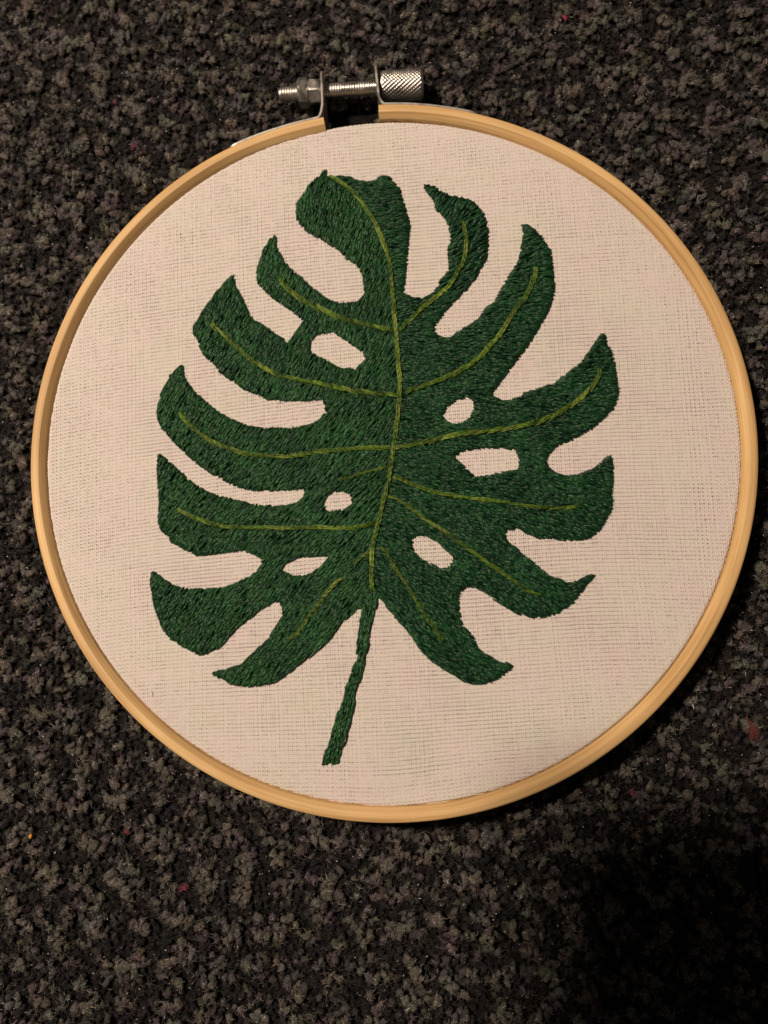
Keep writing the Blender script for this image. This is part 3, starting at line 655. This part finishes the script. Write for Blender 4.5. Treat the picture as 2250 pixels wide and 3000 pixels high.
PROF4 = [(-1, -.55), (-.55, .55), (.55, .55), (1, -.55)]
def stitch_mesh(name, cx, cy, ang, L, M, hw, zb, h, cols, parent, padded=True, clip_side=0, K=5):
    ca, sa = np.cos(ang), np.sin(ang)
    n = len(cx)
    st = .12; ns = int(max(L) / 2 / st) + 1
    ends = []
    for sg in (1, -1):
        alive = np.ones(n, bool); d = np.zeros(n)
        for k in range(1, ns + 1):
            x = cx + sg * ca * st * k; y = cy + sg * sa * st * k
            ok = look(M, x, y)
            if clip_side: ok &= ((x - mid_x(y)) * clip_side > -.35)
            alive &= ok & (k * st <= L / 2)
            d[alive] = k * st
        ends.append(d)
    d1, d0 = ends
    keep = (d0 + d1) > .8
    if padded:                  # needle holes: no thread lies across them
        hx = rng.uniform(-55, 52, 1150); hy = rng.uniform(-55, 66, 1150)
        m_ = look(M, hx, hy) & (pad_at(hx, hy) > .75); hx, hy = hx[m_], hy[m_]
        for a_, b_ in zip(hx, hy):
            u = (a_ - cx) * ca + (b_ - cy) * sa; v = -(a_ - cx) * sa + (b_ - cy) * ca
            c_ = (np.abs(v) < .26) & (u < d1) & (u > -d0)
            d1 = np.where(c_ & (u > 0), u - .38, d1); d0 = np.where(c_ & (u <= 0), -u - .38, d0)
        keep &= (d0 + d1) > .8
    cx, cy, ca, sa, d0, d1, hw, h, cols = cx[keep], cy[keep], ca[keep], sa[keep], d0[keep], d1[keep], hw[keep], h[keep], cols[keep]
    n = len(cx)
    t = np.linspace(0, 1, K)
    e0, e1 = rng.uniform(0, .17, n), rng.uniform(0, .17, n)
    s = (-d0 - e0)[:, None] + (d0 + d1 + e0 + e1)[:, None] * t[None]
    bow = rng.normal(0, .08, n)[:, None] * (1 - (2 * t[None] - 1) ** 2)
    x = cx[:, None] + ca[:, None] * s - sa[:, None] * bow; y = cy[:, None] + sa[:, None] * s + ca[:, None] * bow
    pad = pad_at(x, y) if padded else np.ones_like(x)
    arc = 1 - np.abs(2 * t - 1) ** 3
    z = zb + h[:, None] * arc[None] * (.45 + .55 * pad) - .12 * (1 - arc)[None]
    P = np.stack([x, y, z], -1)
    taper = 1 - .35 * np.abs(2 * t - 1) ** 6
    S = np.stack([-sa[:, None] * np.ones(K), ca[:, None] * np.ones(K), np.zeros((n, K))], -1) * (hw[:, None] * taper[None])[..., None]
    V, q, W = ribbons(P, S, PROF4)
    ph = rng.uniform(0, 6.28, n)
    uv = np.empty((n, K, W, 3)); uv[..., 0] = s[..., None]; uv[..., 1] = np.array([-1, -.4, .4, 1])[None, None]; uv[..., 2] = ph[:, None, None]
    col = np.broadcast_to(cols[:, None, :], (n, K * W, 3))
    o = put(name, mesh_np(name, V, q, col=col, uv=uv), GREEN, parent)
    return tag(o, kind='stuff')

def rot_grid(ang, sa_, sl_):
    """jittered rows of stitch centres along direction ang"""
    u = np.arange(-110, 110, sl_); v = np.arange(-110, 110, sa_)
    U, Vv = np.meshgrid(u, v, indexing='ij')
    U = U + rng.uniform(0, sl_, len(v))[None] + rng.uniform(-.35, .35, U.shape) * sl_; Vv = Vv + rng.normal(0, .05, Vv.shape)
    c, s = math.cos(ang), math.sin(ang)
    x, y = (U * c - Vv * s).ravel(), (U * s + Vv * c).ravel()
    k = (x > -60) & (x < 70) & (y > -78) & (y < 72)
    return x[k], y[k]

def leaf_part():
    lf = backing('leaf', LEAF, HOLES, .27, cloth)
    lf['label'] = 'dark green split leaf worked in long and short stitches'
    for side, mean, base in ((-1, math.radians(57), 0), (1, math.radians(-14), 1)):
        x, y = rot_grid(mean, .38, 1.55)
        k = look(MASK, x, y) & ((x - mid_x(y)) * side > -.2)
        x, y = x[k], y[k]; n = len(x)
        a = ang_field(x, y, side) + rng.normal(0, math.radians(4.0 if side < 0 else 6.5), n)
        ci = rng.integers(0, 4, n)
        cols = GREENS[ci] * rng.uniform(.65, 1.35, (n, 1)) * (.93 + .08 * lownoise(x, y, 13, 51))[:, None]
        if side > 0: cols = cols * np.array([.66, .76, .84])  # right half darker and bluer: how light meets its stitches, put into colour
        L = rng.uniform(2.3, 4.3, n)
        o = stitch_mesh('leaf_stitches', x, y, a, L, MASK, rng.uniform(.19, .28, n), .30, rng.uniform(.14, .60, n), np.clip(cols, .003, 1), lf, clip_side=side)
    # stem
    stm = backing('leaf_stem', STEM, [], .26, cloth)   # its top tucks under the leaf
    x, y = rot_grid(math.radians(76), .42, 1.6)
    k = look(SMASK, x, y); x, y = x[k], y[k]; n = len(x)
    ys = np.array([-75, -60, -45, -36.]); xs = np.array([-10, -6.5, -2.5, -.8])
    sl = np.arctan2(12.0, np.interp(y + 6, ys, xs) - np.interp(y - 6, ys, xs) + 1e-6)
    cols = GREENS[rng.integers(0, 4, n)] * rng.uniform(.8, 1.25, (n, 1))
    stitch_mesh('stem_stitches', x, y, sl + rng.normal(0, .09, n), rng.uniform(2.6, 4.4, n), SMASK, rng.uniform(.21, .29, n), .26, rng.uniform(.2, .75, n), cols, stm, padded=False)
leaf_part()

# ---- veins: stem stitch in olive thread, every stitch its own object
OLIVES = np.array([[.085, .155, .016], [.108, .182, .022], [.060, .116, .013], [.150, .220, .036]])
def vein(name, pts, width, adv, slant, zl, label, dull=0.0, lab=None):
    Q = smooth_line(pts, 220)
    s = np.concatenate([[0], np.cumsum(np.linalg.norm(np.diff(Q, axis=0), axis=1))]); tot = s[-1]
    at = lambda d: np.stack([np.interp(d, s, Q[:, 0]), np.interp(d, s, Q[:, 1])], -1)
    # core line under the stitches, darkened for contrast between the strands
    n = max(8, int(tot / 1.2)); d = np.linspace(.2, tot - .2, n); P2 = at(d); T = np.gradient(P2, axis=0); T /= np.linalg.norm(T, axis=1)[:, None]
    P = np.concatenate([P2, np.full((n, 1), zl - .12)], 1)[None]
    S = (np.stack([-T[:, 1], T[:, 0], 0 * T[:, 0]], 1) * width * .42)[None]
    V, q, W = ribbons(P, S, PROF4)
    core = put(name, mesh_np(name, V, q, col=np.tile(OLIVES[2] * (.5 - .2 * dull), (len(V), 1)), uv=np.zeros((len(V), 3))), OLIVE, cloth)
    if label: core['label'] = label
    cnt = max(2, int(round(tot / adv))); stp = tot / cnt; L = stp * 1.75
    K = 5; t = np.linspace(0, 1, K)
    for k in range(cnt):
        mid = (k + .5) * stp + rng.normal(0, .12 * stp)
        dd = np.clip(mid + (t - .5) * L * rng.uniform(.85, 1.12), 0, tot)
        p2 = at(dd); tt = np.gradient(p2, axis=0); tt /= np.linalg.norm(tt, axis=1)[:, None] + 1e-9
        nn = np.stack([-tt[:, 1], tt[:, 0]], 1)
        col = OLIVES[rng.integers(0, 4)] * rng.uniform(.68, 1.25) * (1 - .35 * dull)
        Vs, Qs, Us, Cs = [], [], [], []; off = 0
        for st in (-1, 0, 1):
            lat = slant * rng.uniform(.8, 2.0) * (t - .5) * 2 + st * width * .32 * (1 - .35 * np.abs(2 * t - 1)) + rng.normal(0, .05)
            c2 = p2 + nn * lat[:, None]
            z = zl + (.20 + .06 * (st == 0) + rng.uniform(0, .22)) * (1 - np.abs(2 * t - 1) ** 2.5) - .16 * np.abs(2 * t - 1) ** 4
            P = np.concatenate([c2, z[:, None]], 1)[None]
            S = (np.stack([nn[:, 0], nn[:, 1], 0 * t], 1) * width * .165 * rng.uniform(.75, 1.2) * (1 - .4 * np.abs(2 * t - 1) ** 4)[:, None])[None]
            V, q, W = ribbons(P, S, [(-1, -.5), (0, .8), (1, -.5)])
            Cs.append(np.tile(col * rng.uniform(.62, 1.4), (len(V), 1)))
            u = np.empty((K, W, 3)); u[..., 0] = dd[:, None]; u[..., 1] = np.array([-1, 0, 1])[None]; u[..., 2] = rng.uniform(0, 6)
            Vs.append(V); Qs.append(q + off); Us.append(u.reshape(-1, 3)); off += len(V)
        V = np.concatenate(Vs)
        put('stitch', mesh_np('stitch', V, np.concatenate(Qs), col=np.concatenate(Cs), uv=np.concatenate(Us)), OLIVE, core)
vein('midrib', D['MIDRIB'], 1.05, 3.1, .14, .92, 'olive green midrib running down the middle of the leaf')
#        width adv slant z dull
VP = [(.85, 2.9, .14, .74, .05), (.9, 3.0, .2, .76, 0), (.85, 2.7, .26, .74, .05), (.72, 3.0, .12, .70, .12), (.62, 3.2, .16, .66, .1), (.62, 3.0, .14, .64, .2),
      (.85, 2.3, -.30, .72, 0), (.8, 2.5, -.22, .72, 0), (.8, 2.7, -.22, .72, 0), (.6, 3.0, -.1, .66, .15), (.75, 2.7, -.16, .70, 0), (.7, 3.0, -.14, .66, .15), (.55, 2.6, -.1, .64, .3)]
for P_, (w_, a_, sl_, z_, du_) in zip(D['VEINS'], VP):
    vein('leaf_vein', P_, w_ * 1.2, a_, sl_, z_ + .14, None, du_)

# ------------------------------------------------------------------ tiny things lying about
def wisp(name, pts, width, col, label, cat):
    Q = np.array(pts, float); K = len(Q)
    t3 = np.gradient(Q, axis=0); t3 /= np.linalg.norm(t3, axis=1)[:, None]
    side = np.stack([-t3[:, 1], t3[:, 0], 0 * t3[:, 0]], 1); upv = np.cross(t3, side)
    V = np.empty((K, 6, 3))
    for j in range(6):
        a = j / 6 * 6.2832
        V[:, j] = Q + (side * math.cos(a) + upv * math.sin(a)) * width * np.where((np.arange(K) == 0) | (np.arange(K) == K - 1), .5, 1)[:, None]
    idx = np.arange(K * 6).reshape(K, 6); j1 = np.roll(np.arange(6), -1)
    q = np.stack([idx[:-1], idx[1:], idx[1:][:, j1], idx[:-1][:, j1]], -1).reshape(-1, 4)
    V = V.reshape(-1, 3)
    tr = [(0, k, k + 1) for k in range(1, 5)] + [((K - 1) * 6, (K - 1) * 6 + k + 1, (K - 1) * 6 + k) for k in range(1, 5)]
    o = put(name, mesh_np(name, V, q, np.array(tr)), m_plain(name + '_fibre', col, .8))
    return tag(o, label, cat)
wisp('lint', [(68.85, -57.4, .75), (69.0, -57.9, .9), (69.15, -58.35, .85), (69.2, -58.8, .7)], .13, (.55, .53, .50),
     'small white scrap of lint on the carpet beyond the lower right of the hoop', 'lint')
wisp('thread_snippet', [(-51.75, -55.6, 8.2), (-51.5, -55.9, 8.3), (-51.42, -56.4, 8.32), (-51.6, -57.0, 8.2)], .05, (.22, .20, .18),
     'short dark thread end lying on the white cloth near the lower left rim', 'thread')
def crumb():
    n = 10
    V = []
    r = np.random.default_rng(3)
    for a in range(5):
        ph = -math.pi / 2 + math.pi * a / 4
        for b in range(n):
            t_ = b / n * 6.2832; rr = math.cos(ph) * (1 + r.normal(0, .05))
            V.append((-81.4 + .45 * rr * math.cos(t_), -89.7 + .62 * rr * math.sin(t_), .9 + .38 * math.sin(ph)))
    idx = np.arange(5 * n).reshape(5, n); j1 = np.roll(np.arange(n), -1)
    q = np.stack([idx[:-1], idx[:-1][:, j1], idx[1:][:, j1], idx[1:]], -1).reshape(-1, 4)
    o = put('crumb', mesh_np('crumb', np.array(V), q), m_plain('orange_crumb', (.75, .34, .06), .55))
    tag(o, 'tiny orange crumb on the dark carpet at the lower left', 'crumb')
crumb()

# ------------------------------------------------------------------ the phone that takes the picture; it shades the lower right corner of the carpet
def phone():
    root = bpy.data.objects.new('phone', None); link(root)
    root.matrix_world = cam.matrix_world.copy()
    tag(root, 'black phone held over the hoop, shading the lower right corner of the carpet', 'phone')
    x0, x1, y0, y1, z0, z1, rad = PH
    def slab(name, a0, a1, b0, b1, c0, c1, r, mat):
        ring = []
        for cx, cy, s in ((a1 - r, b1 - r, 0), (a0 + r, b1 - r, 90), (a0 + r, b0 + r, 180), (a1 - r, b0 + r, 270)):
            for k in range(9):
                t_ = math.radians(s + k * 11.25); ring.append((cx + r * math.cos(t_), cy + r * math.sin(t_)))
        R_ = np.array(ring); n = len(R_); cen = R_.mean(0)
        lay = []
        for f, z in ((-.8, c0), (0, c0 + .8), (0, c1 - .8), (-.8, c1)):
            d = R_ - cen; l = np.linalg.norm(d, axis=1)[:, None]
            lay.append(np.concatenate([cen + d * (1 + f / l), np.full((n, 1), z)], 1))
        V = np.concatenate(lay); idx = np.arange(4 * n).reshape(4, n); j1 = np.roll(np.arange(n), -1)
        q = np.stack([idx[:-1], idx[:-1][:, j1], idx[1:][:, j1], idx[1:]], -1).reshape(-1, 4)
        V = np.concatenate([V, [[*cen, c0], [*cen, c1]]])
        tr = np.concatenate([np.stack([np.full(n, 4 * n), idx[0][j1], idx[0]], 1), np.stack([np.full(n, 4 * n + 1), idx[3], idx[3][j1]], 1)])
        o = put(name, mesh_np(name, V, q, tr, smooth=False), mat, root)
        return o
    blk = m_plain('phone_glass', (.012, .012, .013), .2)
    slab('phone_case', x0, x1, y0, y1, z0, z1, rad, blk)
    slab('screen', x0 + 2.5, x1 - 2.5, y0 + 2.5, y1 - 2.5, z1 + .05, z1 + 1.7, rad - 2, m_plain('phone_screen', (.02, .02, .022), .1))
PH = (-87, 12, -128, 33, 2.0, 9.5, 9.0)
phone()
